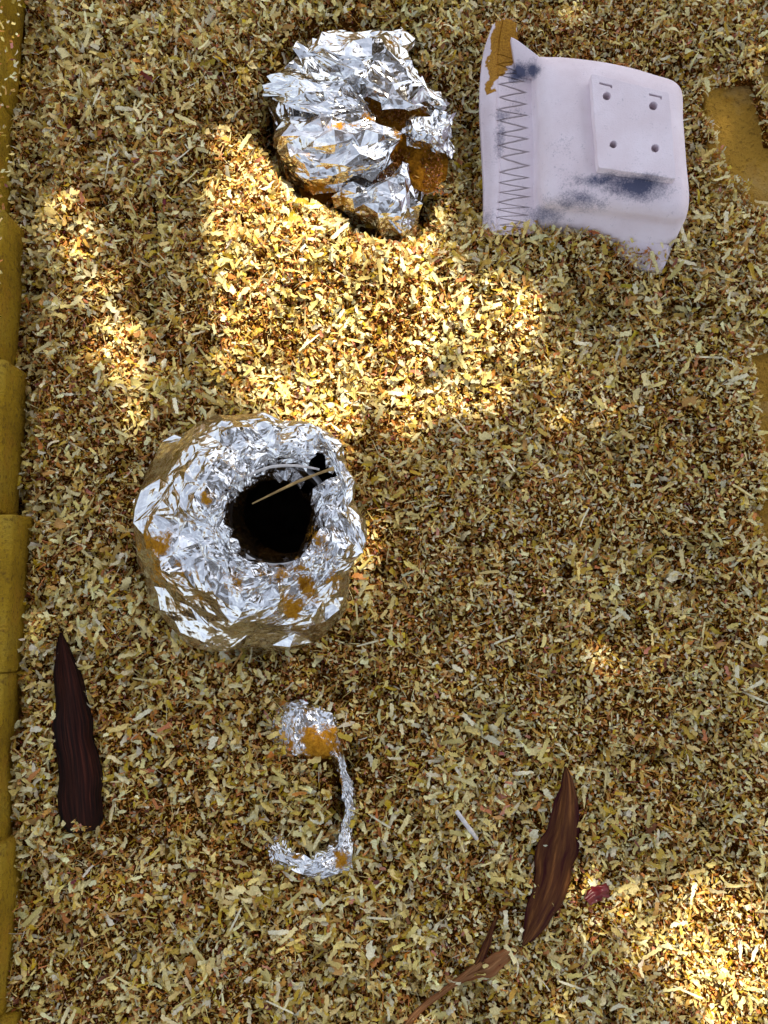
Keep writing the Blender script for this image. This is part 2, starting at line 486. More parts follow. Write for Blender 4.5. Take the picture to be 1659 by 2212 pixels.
# ------------------------------------------------------------------ foil geometry
def crumple(p, seed, scales=((9, .0060), (20, .0034), (48, .0013)), k=4):
    """sum of folded triangle waves: flat facets between sharp creases"""
    r = np.random.default_rng(seed)
    q = p + .035 * np.stack([vnoise(p, 11, seed + s) - .5 for s in (1, 2, 3)], -1) + .010 * np.stack([vnoise(p, 40, seed + s) - .5 for s in (4, 5, 6)], -1)
    f = np.zeros(p.shape[:-1])
    for sc, amp in scales:
        for j in range(k):
            d = r.normal(size=3); d /= np.linalg.norm(d)
            t = (q @ d) * sc * r.uniform(.7, 1.4) + r.uniform(0, 9)
            w = vnoise(p, sc * .6, seed + 40 + j)
            f = f + amp * w * (np.abs((t % 1) * 2 - 1) - .5) * 2
    return f
def facet_mesh(P, wrap, seed, levels, crk_fun, first=.0035, gain=.16, drop=None):
    """crumpled sheet: jittered coarse triangles, split again and again, each new point pushed off its edge"""
    r = np.random.default_rng(seed)
    nv, nu = P.shape[:2]
    V = P.reshape(-1, 3).copy()
    Nn = grid_normals(P, wrap).reshape(-1, 3)
    du = (np.roll(P, -1, 1) - P) if wrap else np.gradient(P, axis=1)
    dv = np.gradient(P, axis=0)
    inner_ = np.ones((nv, nu, 1)); inner_[0] = 0; inner_[-1] = 0
    if not wrap: inner_[:, 0] = .3; inner_[:, -1] = .3
    J = (du * r.uniform(-.32, .32, (nv, nu, 1)) + dv * r.uniform(-.32, .32, (nv, nu, 1))) * np.maximum(inner_, .25)
    c0 = crk_fun(V)
    V = V + J.reshape(-1, 3) + Nn * (r.normal(0, 1, len(V)) * first * (.35 + c0))[:, None]
    Q = grid_quads(nu, nv, wrap)
    if drop is not None: Q = Q[~drop(V[Q].mean(1))]
    flip = r.random(len(Q)) < .5
    T_ = np.concatenate([np.where(flip[:, None], Q[:, [0, 1, 2]], Q[:, [0, 1, 3]]), np.where(flip[:, None], Q[:, [0, 2, 3]], Q[:, [1, 2, 3]])])
    for l in range(levels):
        fn = np.cross(V[T_[:, 1]] - V[T_[:, 0]], V[T_[:, 2]] - V[T_[:, 0]])
        vn = np.zeros_like(V)
        for k in range(3): np.add.at(vn, T_[:, k], fn)
        vn /= np.linalg.norm(vn, axis=1, keepdims=True) + 1e-15
        E = np.concatenate([T_[:, [0, 1]], T_[:, [1, 2]], T_[:, [2, 0]]]); Es = np.sort(E, 1)
        key = Es[:, 0].astype(np.int64) * len(V) + Es[:, 1]
        uq, idx, inv = np.unique(key, return_index=True, return_inverse=True)
        e = Es[idx]; a_, b_ = V[e[:, 0]], V[e[:, 1]]
        t = r.uniform(.38, .62, (len(e), 1))
        m = a_ * t + b_ * (1 - t)
        L = np.linalg.norm(a_ - b_, axis=1)
        n_ = vn[e[:, 0]] + vn[e[:, 1]]; n_ /= np.linalg.norm(n_, axis=1, keepdims=True) + 1e-15
        c = crk_fun(m)
        m = m + n_ * (r.normal(0, 1, len(m)) * gain * L * c)[:, None]
        base = len(V); V = np.concatenate([V, m]); inv = inv.reshape(3, -1) + base
        ab, bc, ca = inv
        T_ = np.concatenate([np.stack([T_[:, 0], ab, ca], -1), np.stack([ab, T_[:, 1], bc], -1), np.stack([ca, bc, T_[:, 2]], -1), np.stack([ab, bc, ca], -1)])
    return V, T_
def powder_at(px, py, spots):
    r = np.zeros(np.shape(px))
    for (cx, cy, rx, ry, s) in spots:
        r = np.maximum(r, s * np.exp(-((px - cx) / rx) ** 2 - ((py - cy) / ry) ** 2))
    return r

# --- the foil wrapped pot
pot = thing("foil_wrapped_pot", (POT_C0.x, POT_C0.y, -.03), "round pot wrapped in crumpled aluminium foil with a wide open black mouth", "pot")
prof = [(-.06, .138, 0), (-.03, .146, 0), (.0, .153, 0), (.035, .155, .10), (.07, .152, .28), (.102, .146, .50), (.126, .134, .74), (.141, .116, .92), (.151, .097, 1),
        (.155, .080, 1), (.152, .068, 1), (.142, .060, 1), (.125, .056, 1), (.095, .055, 1), (.06, .056, .95)]
NA, NT = 48, 26
pr = catmull(np.array(prof), NT, 0)
ang = np.linspace(0, 2 * math.pi, NA, endpoint=False)
A, Z = np.meshgrid(ang, pr[:, 0]); R = np.repeat(pr[:, 1:2], NA, 1); B = np.repeat(pr[:, 2:3], NA, 1)
T = np.linspace(0, 1, NT)[:, None] * np.ones((1, NA))
# uneven outline: squarish lower right corner, lumps in the rim
lump = 1 + .05 * np.cos(2 * (A - 2.2)) * (1 - B) + .045 * np.exp(-((A - 5.35) / .35) ** 2) * (1 - B)
lump = lump + .10 * (vnoise(np.stack([np.cos(A) * 2.2, np.sin(A) * 2.2, Z * 20], -1), 1, 5) - .5)
lump = lump - (.09 * np.maximum(np.sin(A), 0) + .03 * np.maximum(-np.sin(A), 0)) * smooth(-.02, .12, Z) * (T < .64)
lump = lump - .16 * smooth(.02, .12, Z) * np.maximum(np.cos(A + .25), 0) * (T < .64)
wob = .012 * (vnoise(np.stack([np.cos(A) * 3.0, np.sin(A) * 3.0, Z * 12], -1), 1, 9) - .5)
cx = POT_C0.x * (1 - B) + POT_TOP.x * B; cy = POT_C0.y * (1 - B) + POT_TOP.y * B
P = np.stack([cx + R * lump * np.cos(A), cy + R * lump * np.sin(A), Z + wob * smooth(.05, .13, Z) + .008 * np.sin(A - .6) * B], -1)
Nn = grid_normals(P, True)
pl = np.abs(((A * 11 / (2 * math.pi) + 1.2 * vnoise(np.stack([np.cos(A) * 2, np.sin(A) * 2, Z * 9], -1), 1, 3)) % 1) * 2 - 1) - .5
P = P + Nn * (crumple(P, 21, ((7, .010), (16, .005))) + pl * .010 * smooth(.07, .13, Z) * (1 - smooth(.72, .85, T)))[..., None]
def pot_crinkle(V):
    px, py = topx(V)
    c = .22 + .62 * smooth(.10, .148, V[:, 2]) + .35 * smooth(600, 720, px) * smooth(.02, .08, V[:, 2])
    return np.clip(c * (.35 + 1.2 * vnoise(V, 22, 8)), .06, 1.15)
def pot_torn(c):
    a_ = np.arctan2(c[:, 1] - POT_TOP.y, c[:, 0] - POT_TOP.x); d_ = np.hypot(c[:, 1] - POT_TOP.y, c[:, 0] - POT_TOP.x)
    return (np.abs(a_ - .74) < .17) & (d_ < .088) & (c[:, 2] > .10)
V, T3 = facet_mesh(P, True, 5, 2, pot_crinkle, .0020, .062, pot_torn)
px, py = topx(V)
pw = powder_at(px, py, [(340, 1180, 48, 48, .55), (360, 1240, 60, 40, .42), (635, 1310, 24, 48, .70), (665, 1275, 28, 44, .65), (600, 1240, 60, 25, .45), (440, 1075, 16, 22, .6), (640, 1225, 30, 25, .5),
                             (690, 1165, 30, 40, .5), (500, 1250, 60, 40, .35), (720, 1250, 25, 60, .35), (430, 1290, 60, 30, .3), (320, 1110, 25, 40, .35)])
me = mesh_np("foil_wrap", V, T3, False, {"powder": pw, "crinkle": pot_crinkle(V)})
link("foil_wrap", me, M_FOIL, pot)
# inner clay pot
pi = catmull(np.array([(.136, .0700), (.142, .067), (.143, .063), (.136, .0605), (.10, .061), (.03, .078), (-.03, .07), (-.045, .02), (-.046, .0001)]), 60, 0)
na = 96
a2 = np.linspace(0, 2 * math.pi, na, endpoint=False)
P2 = np.stack([POT_TOP.x + pi[:, 1:2] * np.cos(a2), POT_TOP.y + pi[:, 1:2] * np.sin(a2), pi[:, 0:1] - .019 + 0 * a2 + .008 * np.sin(a2 - .6)], -1)
qi = grid_quads(na, 60, True)
rim = mesh_np("pot_rim", P2[:16], grid_quads(na, 16, True), True)
link("pot_rim", rim, M_WHITE_RIM, pot)
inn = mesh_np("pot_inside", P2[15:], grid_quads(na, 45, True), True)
link("pot_inside", inn, M_POT_INSIDE, pot)

def foil_sheet(name, ctrl, nu, nv, seed, parent, crumple_gain=1.0, crinkle=.8, powder=(), pleat=None, ragged=5):
    """ctrl: rows x columns of (px, py, z in mm)"""
    c = np.array(ctrl, float)
    # ragged outline
    nu = max(6, nu // 8); nv = max(6, nv // 8)
    g = catmull(catmull(c, nv, 0), nu, 1)
    u = np.linspace(0, 1, nu)[None] + np.zeros((nv, nu)); v = np.linspace(0, 1, nv)[:, None] + np.zeros((nv, nu))
    bd = np.minimum(np.minimum(u, 1 - u), np.minimum(v, 1 - v))
    g[..., :2] += np.random.default_rng(seed + 70).normal(0, ragged, (nv, nu, 2)) * (bd < .01)[..., None]
    W = PXA(g[..., 0], g[..., 1], g[..., 2] / 1000)
    n = grid_normals(W)
    n = np.where(n[..., 2:3] < 0, -n, n)
    d = crumple(W, seed, ((10, .005), (22, .003))) * crumple_gain
    if pleat:
        cnt, am_, axis = pleat
        t = (v if axis == 'v' else u) * cnt + .9 * vnoise(W[..., :2], 25, seed + 9)
        d = d + am_ * (np.abs((t % 1) * 2 - 1) - .5) * np.clip(bd * 6, .3, 1)
    W = W + n * d[..., None]
    fun = lambda V: np.clip(crinkle * (.25 + 1.3 * vnoise(V, 26, seed + 2)), .06, 1.2)
    V, T3 = facet_mesh(W, False, seed, 2, fun, .0014 * crumple_gain, .058)
    px, py = topx(V)
    me = mesh_np(name, V, T3, False, {"powder": powder_at(px, py, powder), "crinkle": fun(V)})
    return link(name, me, M_FOIL, parent)

foil_sheet("foil_flap", [[(672, 948, 178), (690, 936, 190), (712, 952, 182)], [(678, 972, 172), (704, 962, 182), (730, 994, 170)], [(700, 990, 160), (716, 990, 170), (744, 1030, 156)], [(712, 1020, 146), (728, 1020, 152), (752, 1065, 140)]],
           40, 50, 33, pot, .5, .8, ragged=3)

# --- the foil bundle
bundle = thing("foil_bundle", tuple(PX(770, 300, -.03)), "loosely opened bundle of crumpled aluminium foil holding orange powder", "foil bundle")
bc = np.array((770., 300.))
oc_ = closed_curve(BUNDLE_PX, 42)
NR = 14
tt = np.linspace(0.02, 1, NR)[:, None]
gx_ = bc[0] + (oc_[:, 0] - bc[0])[None] * tt; gy_ = bc[1] + (oc_[:, 1] - bc[1])[None] * tt
zz = .022 * (1 - tt ** 2.6) - .035 * smooth(.75, 1, tt)
zz = zz + .022 * np.exp(-((gx_ - 690) / 90) ** 2 - ((gy_ - 300) / 60) ** 2) - .040 * np.exp(-((gx_ - 875) / 75) ** 2 - ((gy_ - 310) / 85) ** 2)
W = PXA(gx_, gy_, zz)
n_ = grid_normals(W, True); n_ = np.where(n_[..., 2:3] < 0, -n_, n_)
W = W + n_ * (crumple(W, 51, ((9, .008), (22, .0040))) * 1.1)[..., None]
fun = lambda V: np.clip(.7 * (.25 + 1.2 * vnoise(V, 26, 4)), .06, 1.1)
V, T3 = facet_mesh(W, True, 51, 2, fun, .002, .06)
px, py = topx(V)
me = mesh_np("foil_shell", V, T3, False, {"powder": powder_at(px, py, [(870, 300, 80, 100, .8), (690, 425, 80, 22, .7), (820, 190, 30, 25, .5), (930, 370, 50, 50, .6)]), "crinkle": fun(V)})
link("foil_shell", me, M_FOIL, bundle)
foil_sheet("foil_flap", [[(655, 84, 30), (720, 72, 56), (800, 62, 66), (862, 70, 54), (880, 88, 38)], [(640, 104, 60), (712, 104, 86), (800, 100, 96), (868, 108, 80), (888, 130, 54)], [(672, 126, 66), (745, 146, 96), (815, 150, 92), (880, 165, 80), (902, 185, 55)],
                         [(770, 172, 60), (790, 190, 78), (840, 205, 88), (892, 205, 78), (915, 215, 52)], [(790, 190, 52), (808, 215, 66), (850, 238, 74), (890, 232, 64), (905, 228, 45)]],
           92, 92, 61, bundle, 1.3, .7, powder=[(700, 95, 60, 12, .35), (850, 88, 30, 14, .4)])
foil_sheet("foil_flap", [[(606, 150, 6), (652, 156, 14), (716, 184, 22), (770, 214, 22), (800, 230, 20)], [(592, 168, 32), (660, 162, 60), (730, 185, 66), (785, 215, 56), (806, 240, 40)], [(582, 196, 26), (650, 205, 60), (720, 222, 64), (775, 245, 56), (805, 262, 44)],
                         [(578, 210, 10), (640, 232, 48), (715, 252, 58), (770, 268, 54), (800, 275, 44)]],
           92, 84, 71, bundle, 1.3, .7, powder=[(800, 260, 25, 20, .5)])
foil_sheet("foil_flap", [[(598, 255, 10), (650, 245, 52), (740, 250, 66), (810, 258, 66), (862, 275, 62)], [(592, 290, 5), (645, 285, 56), (740, 288, 76), (815, 288, 74), (868, 288, 64)], [(602, 330, 0), (650, 335, 48), (740, 335, 72), (815, 325, 70), (866, 300, 62)],
                         [(625, 370, -5), (670, 375, 36), (745, 370, 56), (812, 350, 58), (858, 318, 54)], [(655, 415, -10), (690, 415, 16), (750, 402, 34), (800, 380, 42), (845, 345, 44)]],
           100, 90, 81, bundle, 1.3, .5, powder=[(740, 270, 40, 8, .55), (720, 330, 50, 8, .35), (700, 405, 50, 16, .6), (860, 290, 12, 20, .4)], pleat=(4.3, .007, 'v'))
foil_sheet("foil_flap", [[(735, 402, 34), (790, 395, 44), (850, 365, 52), (872, 352, 50)], [(722, 430, 22), (790, 420, 48), (860, 400, 58), (892, 390, 42)], [(735, 455, 8), (795, 462, 36), (860, 455, 48), (905, 445, 30)], [(770, 490, -12), (810, 500, 6), (865, 508, 14), (912, 492, 4)], [(790, 505, -28), (822, 515, -14), (868, 520, -8), (905, 505, -16)]],
           80, 90, 91, bundle, 1.1, .5, powder=[(740, 430, 20, 30, .4), (845, 370, 30, 12, .35)], pleat=(6, .009, 'u'))
foil_sheet("foil_flap", [[(862, 268, 60), (905, 250, 58), (945, 232, 50), (990, 242, 34)], [(872, 290, 62), (915, 280, 68), (950, 265, 60), (978, 262, 44)], [(882, 300, 50), (925, 305, 64), (960, 300, 56), (982, 300, 34)], [(905, 318, 36), (940, 330, 46), (965, 335, 40), (980, 335, 20)]],
           80, 70, 95, bundle, 1.3, 1.0, ragged=8, powder=[(930, 340, 25, 14, .4)])
foil_sheet("foil_flap", [[(885, 158, 48), (905, 170, 50), (920, 190, 42)], [(900, 185, 46), (930, 200, 50), (950, 215, 42)], [(915, 218, 44), (945, 232, 48), (972, 222, 36)], [(930, 240, 38), (955, 245, 38), (975, 232, 28)]],
           50, 60, 98, bundle, .5, .25, powder=[(930, 200, 40, 40, .3)])
# powder lying inside
pc = np.array((878., 312.)); ring = closed_curve([(800, 225), (835, 200), (880, 235), (930, 260), (965, 320), (962, 385), (920, 418), (870, 400), (850, 350), (820, 300)], 120)
t2 = np.linspace(.02, 1, 40)[:, None]
gx_ = pc[0] + (ring[:, 0] - pc[0])[None] * t2; gy_ = pc[1] + (ring[:, 1] - pc[1])[None] * t2
zz = .032 - .006 * t2 ** 2
W = PXA(gx_, gy_, zz); W[..., 2] += (fbm(W[..., :2], 45, 4, 4) - .5) * .034
link("ochre_powder", mesh_np("ochre_powder", W, grid_quads(120, 40, True), True), M_POWDER, kind="stuff", label="orange ochre powder heaped inside the open foil bundle", category="powder")

# --- the sunken pot: foil lip looking out of the shavings
sunk = thing("sunken_foil_pot", (POT3.x, POT3.y, -.08), "foil lip of a buried pot filled with shavings, only its edge showing", "pot")
na = 60
inner_px = closed_curve([(744, 1722), (734, 1668), (716, 1636), (690, 1640), (640, 1640), (612, 1650), (596, 1700), (590, 1745), (600, 1800), (628, 1832), (668, 1850), (715, 1822), (738, 1780)], na)
outer_px = closed_curve([(766, 1722), (752, 1668), (742, 1590), (716, 1538), (650, 1512), (598, 1536), (560, 1680), (552, 1760), (562, 1815), (600, 1868), (680, 1902), (752, 1868), (766, 1790)], na)
lipz = closed_curve(np.array([(2, 0), (5, 0), (10, 0), (10, 0), (8, 0), (-2, 0), (-30, 0), (-35, 0), (-12, 0), (6, 0), (12, 0), (12, 0), (4, 0)], float), na)[:, 0] / 1000
zc = bed_height(*PXA(outer_px[:, 0], outer_px[:, 1], 0)[:, :2].T)
zc = np.convolve(np.concatenate([zc[-4:], zc, zc[:4]]), np.ones(9) / 9, 'valid'); zc = np.maximum(zc, -.008)
rows = []
for mixv, dz in [(-.12, -.085), (-.08, -.05), (-.03, -.02), (.04, -.004), (.14, .003), (.32, .003), (.52, .001), (.72, -.001), (.88, -.004), (1.0, -.010), (1.1, -.03)]:
    pxy = inner_px * (1 - mixv) + outer_px * mixv
    rows.append(PXA(pxy[:, 0], pxy[:, 1], zc + lipz + dz))
W = catmull(np.array(rows), 17, 0)
n_ = grid_normals(W, True); n_ = np.where(n_[..., 2:3] < 0, -n_, n_)
W = W + n_ * (crumple(W, 131, ((14, .004), (32, .002))))[..., None]
fun = lambda V: np.clip(.75 * (.25 + 1.2 * vnoise(V, 30, 4)), .06, 1.1)
V, T3 = facet_mesh(W, True, 131, 2, fun, .0014, .07)
px, py = topx(V)
pw = powder_at(px, py, [(690, 1610, 55, 42, .8), (735, 1690, 12, 40, .45), (738, 1855, 22, 28, .6), (650, 1550, 30, 20, .35), (640, 1852, 20, 8, .5), (620, 1600, 25, 40, .5)])
link("foil_lip", mesh_np("foil_lip", V, T3, False, {"powder": pw, "crinkle": fun(V)}), M_FOIL, sunk)

# ------------------------------------------------------------------ clay piece
clay = thing("clay_planter", tuple(PX(1300, 400, -.02)), "pale pink bisque clay box with zigzag flange and a holed plate on top", "clay box")
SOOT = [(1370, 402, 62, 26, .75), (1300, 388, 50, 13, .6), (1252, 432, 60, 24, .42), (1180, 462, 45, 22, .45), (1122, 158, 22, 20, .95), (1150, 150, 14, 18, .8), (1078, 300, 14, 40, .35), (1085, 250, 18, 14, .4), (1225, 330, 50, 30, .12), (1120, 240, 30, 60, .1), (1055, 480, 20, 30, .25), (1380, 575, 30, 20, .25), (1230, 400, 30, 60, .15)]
OCH = [(1405, 182, 14, 6, .42), (1195, 122, 8, 5, .3), (1295, 190, 10, 4, .25), (1140, 195, 4, 8, .3)]
def clay_attrs(W, groove=None, extra=None):
    px, py = topx(W)
    px = px + 26 * (fbm(W, 45, 31) - .5); py = py + 26 * (fbm(W, 45, 32) - .5)
    so = powder_at(px, py, SOOT)
    och = powder_at(px, py, OCH)
    if extra is not None: och = np.maximum(och, extra)
    return {"soot": so.ravel(), "ochre": och.ravel(), "groove": (np.zeros(so.size) if groove is None else groove.ravel())}
# body: rings from the plateau outwards and down
HB = .085
shoulder = [(1262, 172), (1330, 168), (1400, 188), (1446, 206), (1452, 260), (1460, 330), (1462, 388), (1440, 405), (1380, 396), (1310, 388), (1250, 384), (1225, 360), (1220, 280), (1218, 200)]
mid = [(1190, 118), (1320, 134), (1410, 156), (1470, 185), (1478, 260), (1485, 350), (1490, 440), (1468, 478), (1390, 470), (1310, 460), (1200, 450), (1166, 430), (1160, 300), (1156, 140)]
foot = [(1180, 190), (1290, 215), (1390, 245), (1438, 275), (1444, 340), (1450, 420), (1456, 505), (1440, 545), (1372, 536), (1310, 524), (1200, 506), (1148, 496), (1142, 330), (1140, 190)]
na = 360
S_, Mi, Fo = (closed_curve(k, na) for k in (shoulder, mid, foot))
cen = S_.mean(0)
def ring_at(a_, b_, t, z): 
    k = a_ * (1 - t) + b_ * t
    return PXA(k[:, 0], k[:, 1], z)
C_ = cen[None] + 0 * S_
W = np.array([ring_at(C_, S_, .02, HB + .002), ring_at(C_, S_, .4, HB + .002), ring_at(C_, S_, .75, HB + .0012), ring_at(C_, S_, 1.0, HB - .0012), ring_at(S_, Mi, .55, HB - .0075), ring_at(S_, Mi, .88, HB - .020), ring_at(Mi, Fo, .12, HB - .040), ring_at(Mi, Fo, .55, .027), ring_at(Mi, Fo, 1.0, .006), ring_at(Mi, Fo, 1.1, -.006)])
W[..., 2] += (fbm(W, 16, 77) - .5) * .004
W = catmull(W, 110, 0)
link("box_body", mesh_np("box_body", W, grid_quads(na, 110, True), True, clay_attrs(W)), M_CLAY, clay)
# flange with incised zigzag
nu, nv = 130, 420
ctr = [[(1066, 52), (1090, 40), (1116, 50)], [(1048, 105), (1082, 92), (1122, 100)], [(1040, 165), (1082, 160), (1148, 166)], [(1038, 235), (1082, 235), (1156, 236)], [(1042, 320), (1086, 322), (1160, 322)], [(1046, 400), (1088, 402), (1162, 402)], [(1046, 460), (1082, 462), (1160, 466)], [(1044, 508), (1080, 508), (1152, 504)]]
g = catmull(catmull(np.array(ctr, float), nv, 0), nu, 1)
u = np.linspace(0, 1, nu)[None] + np.zeros((nv, 1)); v = np.linspace(0, 1, nv)[:, None] + np.zeros((1, nu))
zf = .026 + .010 * smooth(.0, .4, u) - .008 * v + .012 * (1 - smooth(0, .2, v))
zf = zf - .0016 * np.exp(-((u - .44) / .02) ** 2)
teeth = 17; v0, v1 = .20, .97
vt = (v - v0) / (v1 - v0) * teeth + .25 * (vnoise(np.stack([v * 30, v * 0], -1), 1, 3) - .5)
jit = 1.0 * (hash3(np.floor(vt).astype(int), 1, 1, 5) - .5)
u = u * 1.15
tri = np.abs((vt % 1) * 2 - 1)                       # 1 at the tooth ends, 0 at its point
upos = .96 - .44 * tri * (1 + .35 * jit) + .03 * (vnoise(np.stack([v * 160, u * 6], -1), 1, 12) - .5)
gd = np.abs(u - upos) / (1 + 2.2)
gr = np.exp(-(np.abs(u - upos) / .036) ** 2) * (u > .47) * (vt > 0) * (vt < teeth)
zf = zf - .0022 * gr
W = PXA(g[..., 0], g[..., 1], zf)
# slab edge turned down on the left and outer rim
skirt = W[:, :1].repeat(8, 1).copy()
for k in range(8):
    skirt[:, k, 2] -= .012 * (1 - k / 8); skirt[:, k, 0] += -.0015 * math.sin(k / 8 * math.pi)
W = np.concatenate([skirt, W], 1); gr = np.concatenate([np.zeros((nv, 8)), gr], 1)
px, py = topx(W)
ex = .9 * (1 - smooth(-14, 14, poly_dist(px + 34 * (fbm(W, 80, 1) - .5), py + 34 * (fbm(W, 80, 2) - .5), [(1050, 150), (1064, 60), (1078, 30), (1125, 40), (1122, 80), (1110, 130), (1092, 160), (1074, 162), (1066, 200), (1050, 200)])))
link("zigzag_flange", mesh_np("zigzag_flange", W, grid_quads(nu + 8, nv), True, clay_attrs(W, gr, ex)), M_CLAY, clay)
# upper corner fin and lower tab
def clay_slab(name, ctrl, thick, nu, nv):
    g = catmull(catmull(np.array(ctrl, float), nv, 0), nu, 1)
    T_ = PXA(g[..., 0], g[..., 1], g[..., 2] / 1000)
    rows = [T_]
    top = T_.copy(); bot = T_.copy(); bot[..., 2] -= thick
    loop = np.concatenate([np.arange(nu), np.arange(1, nv) * nu + nu - 1, (nv - 1) * nu + np.arange(nu - 2, -1, -1), np.arange(nv - 2, 0, -1) * nu])
    V = np.concatenate([top.reshape(-1, 3), bot.reshape(-1, 3)])
    n0 = nu * nv
    l2 = np.roll(loop, -1)
    q = np.concatenate([grid_quads(nu, nv), grid_quads(nu, nv)[:, ::-1] + n0, np.stack([loop, loop + n0, l2 + n0, l2], -1)])
    return link(name, mesh_np(name, V, q, True, clay_attrs(V)), M_CLAY, clay)
clay_slab("corner_fin", [[(1104, 80, 52), (1122, 90, 52), (1164, 122, 52)], [(1110, 120, 46), (1130, 128, 48), (1175, 140, 52)], [(1118, 160, 36), (1140, 165, 40), (1180, 165, 50)]], .010, 14, 14)
clay_slab("lower_tab", [[(1290, 500, 8), (1370, 515, 16), (1450, 530, 22)], [(1300, 540, -4), (1370, 552, 8), (1444, 556, 18)], [(1310, 568, -14), (1370, 580, 0), (1430, 586, 12)]], .010, 14, 14)
# plate with four holes, a slot above each of the upper two, cut as a filled outline
PL = HB + .0092
def plate_curve():
    cu = bpy.data.curves.new("mounting_plate", 'CURVE'); cu.dimensions = '2D'; cu.fill_mode = 'BOTH'
    cu.extrude = .0064; cu.bevel_depth = .0006; cu.bevel_resolution = 2; cu.resolution_u = 8
    o0 = PX(1365, 280, PL)
    def poly(pts):
        s = cu.splines.new('POLY'); s.points.add(len(pts) - 1); s.use_cyclic_u = True
        for k, p in enumerate(pts):
            s.points[k].co = (p[0] - o0.x, p[1] - o0.y, 0, 1)
    corners = [(1275, 166), (1441, 208), (1456, 391), (1290, 366)]
    out = []
    for k in range(4):
        a_ = np.array(corners[k], float); b_ = np.array(corners[(k + 1) % 4], float)
        for t in np.linspace(.012, .988, 14):
            w = a_ * (1 - t) + b_ * t + rng.normal(0, .45, 2)
            out.append(PX(w[0], w[1], PL))
    poly(out)
    for (hx, hy, r) in [(1308, 214, 9.6), (1408, 235, 10), (1322, 318, 8.8), (1412, 326, 9.6)]:
        poly([PX(hx + r * 1.0 * math.cos(t), hy + r * 1.02 * math.sin(t), PL) for t in np.linspace(0, 2 * math.pi, 20, endpoint=False)])
    for (sx, sy) in [(1308, 190), (1415, 214)]:
        pts = [(-17, -7), (12, 0), (13, 9), (8, 8), (7, 4.5), (-17, -1.0)]
        poly([PX(sx + a_ * 1.0, sy + b_, PL) for a_, b_ in pts])
    ob = bpy.data.objects.new("tmp", cu); C.objects.link(ob)
    dg = bpy.context.evaluated_depsgraph_get()
    me = bpy.data.meshes.new_from_object(ob.evaluated_get(dg))
    bpy.data.objects.remove(ob); bpy.data.curves.remove(cu)
    # subdivide for the stain attributes
    import bmesh
    bm = bmesh.new(); bm.from_mesh(me)
    for _ in range(4):
        bmesh.ops.triangulate(bm, faces=bm.faces)
        ed = [e for e in bm.edges if e.calc_length() > .004]
        if not ed: break
        bmesh.ops.subdivide_edges(bm, edges=ed, cuts=1)
    bmesh.ops.triangulate(bm, faces=bm.faces)
    bm.to_mesh(me); bm.free()
    V = np.empty(len(me.vertices) * 3, np.float32); me.vertices.foreach_get("co", V); V = V.reshape(-1, 3) + np.array(o0)
    for an, av in clay_attrs(V).items():
        at = me.attributes.new(an, 'FLOAT', 'POINT'); at.data.foreach_set("value", av.astype(np.float32))
    me.name = "mounting_plate"
    me.materials.clear()
    o = link("mounting_plate", me, M_CLAY, clay)
    o.location = o0
    return o
plate_curve()

# ------------------------------------------------------------------ twigs, bracts, small finds
def tube(name, pts, radii, mat, sides=7, sub=8, parent=None, **tags):
    P = catmull(np.array(pts, float), len(pts) * sub, 0); r = catmull(np.array(radii, float)[:, None], len(pts) * sub, 0)[:, 0]
    T_ = np.gradient(P, axis=0); T_ /= np.linalg.norm(T_, axis=1, keepdims=True) + 1e-12
    up = np.array((0, 0, 1.)) + 0 * T_; s = np.cross(T_, up); s /= np.linalg.norm(s, axis=1, keepdims=True) + 1e-9; w = np.cross(s, T_)
    a_ = np.linspace(0, 2 * math.pi, sides, endpoint=False)
    r = r * (1 + .25 * (vnoise(P, 160, 3) - .5))
    V = P[:, None] + (s[:, None] * np.cos(a_)[None, :, None] + w[:, None] * np.sin(a_)[None, :, None]) * r[:, None, None]
    me = mesh_np(name, V, grid_quads(sides, len(P), True), True)
    return link(name, me, mat, parent, **tags)
tube("twig", [tuple(PX(*p)) for p in [(545, 1088, .150), (590, 1066, .160), (640, 1042, .166), (690, 1022, .170), (720, 1012, .166)]], [.0008, .0013, .0019, .0016, .0026], M_TWIG,
     label="thin brown knotted twig reaching across the mouth of the foil pot", category="twig")
tube("twig", [tuple(PX(*p)) for p in [(530, 1036, .150), (552, 1020, .162), (590, 1008, .168), (640, 1006, .168), (690, 1014, .166)]], [.0010, .0016, .0017, .0016, .0014], M_STICK,
     label="pale bent straw curving along the upper rim of the foil pot", category="straw")
def bed_at(px, py):
    w = PX(px, py, 0); return float(bed_height(np.array(w.x), np.array(w.y)))
def on_bed(px, py, up):
    z = bed_at(px, py) + up; return PX(px, py, z)
tube("stick", [tuple(on_bed(*p)) for p in [(986, 1752, .008), (1008, 1782, .010), (1030, 1812, .008)]], [.0028, .0030, .0028], M_STICK, 6,
     label="short grey white stick lying between the sunken pot and the brown bract", category="stick")

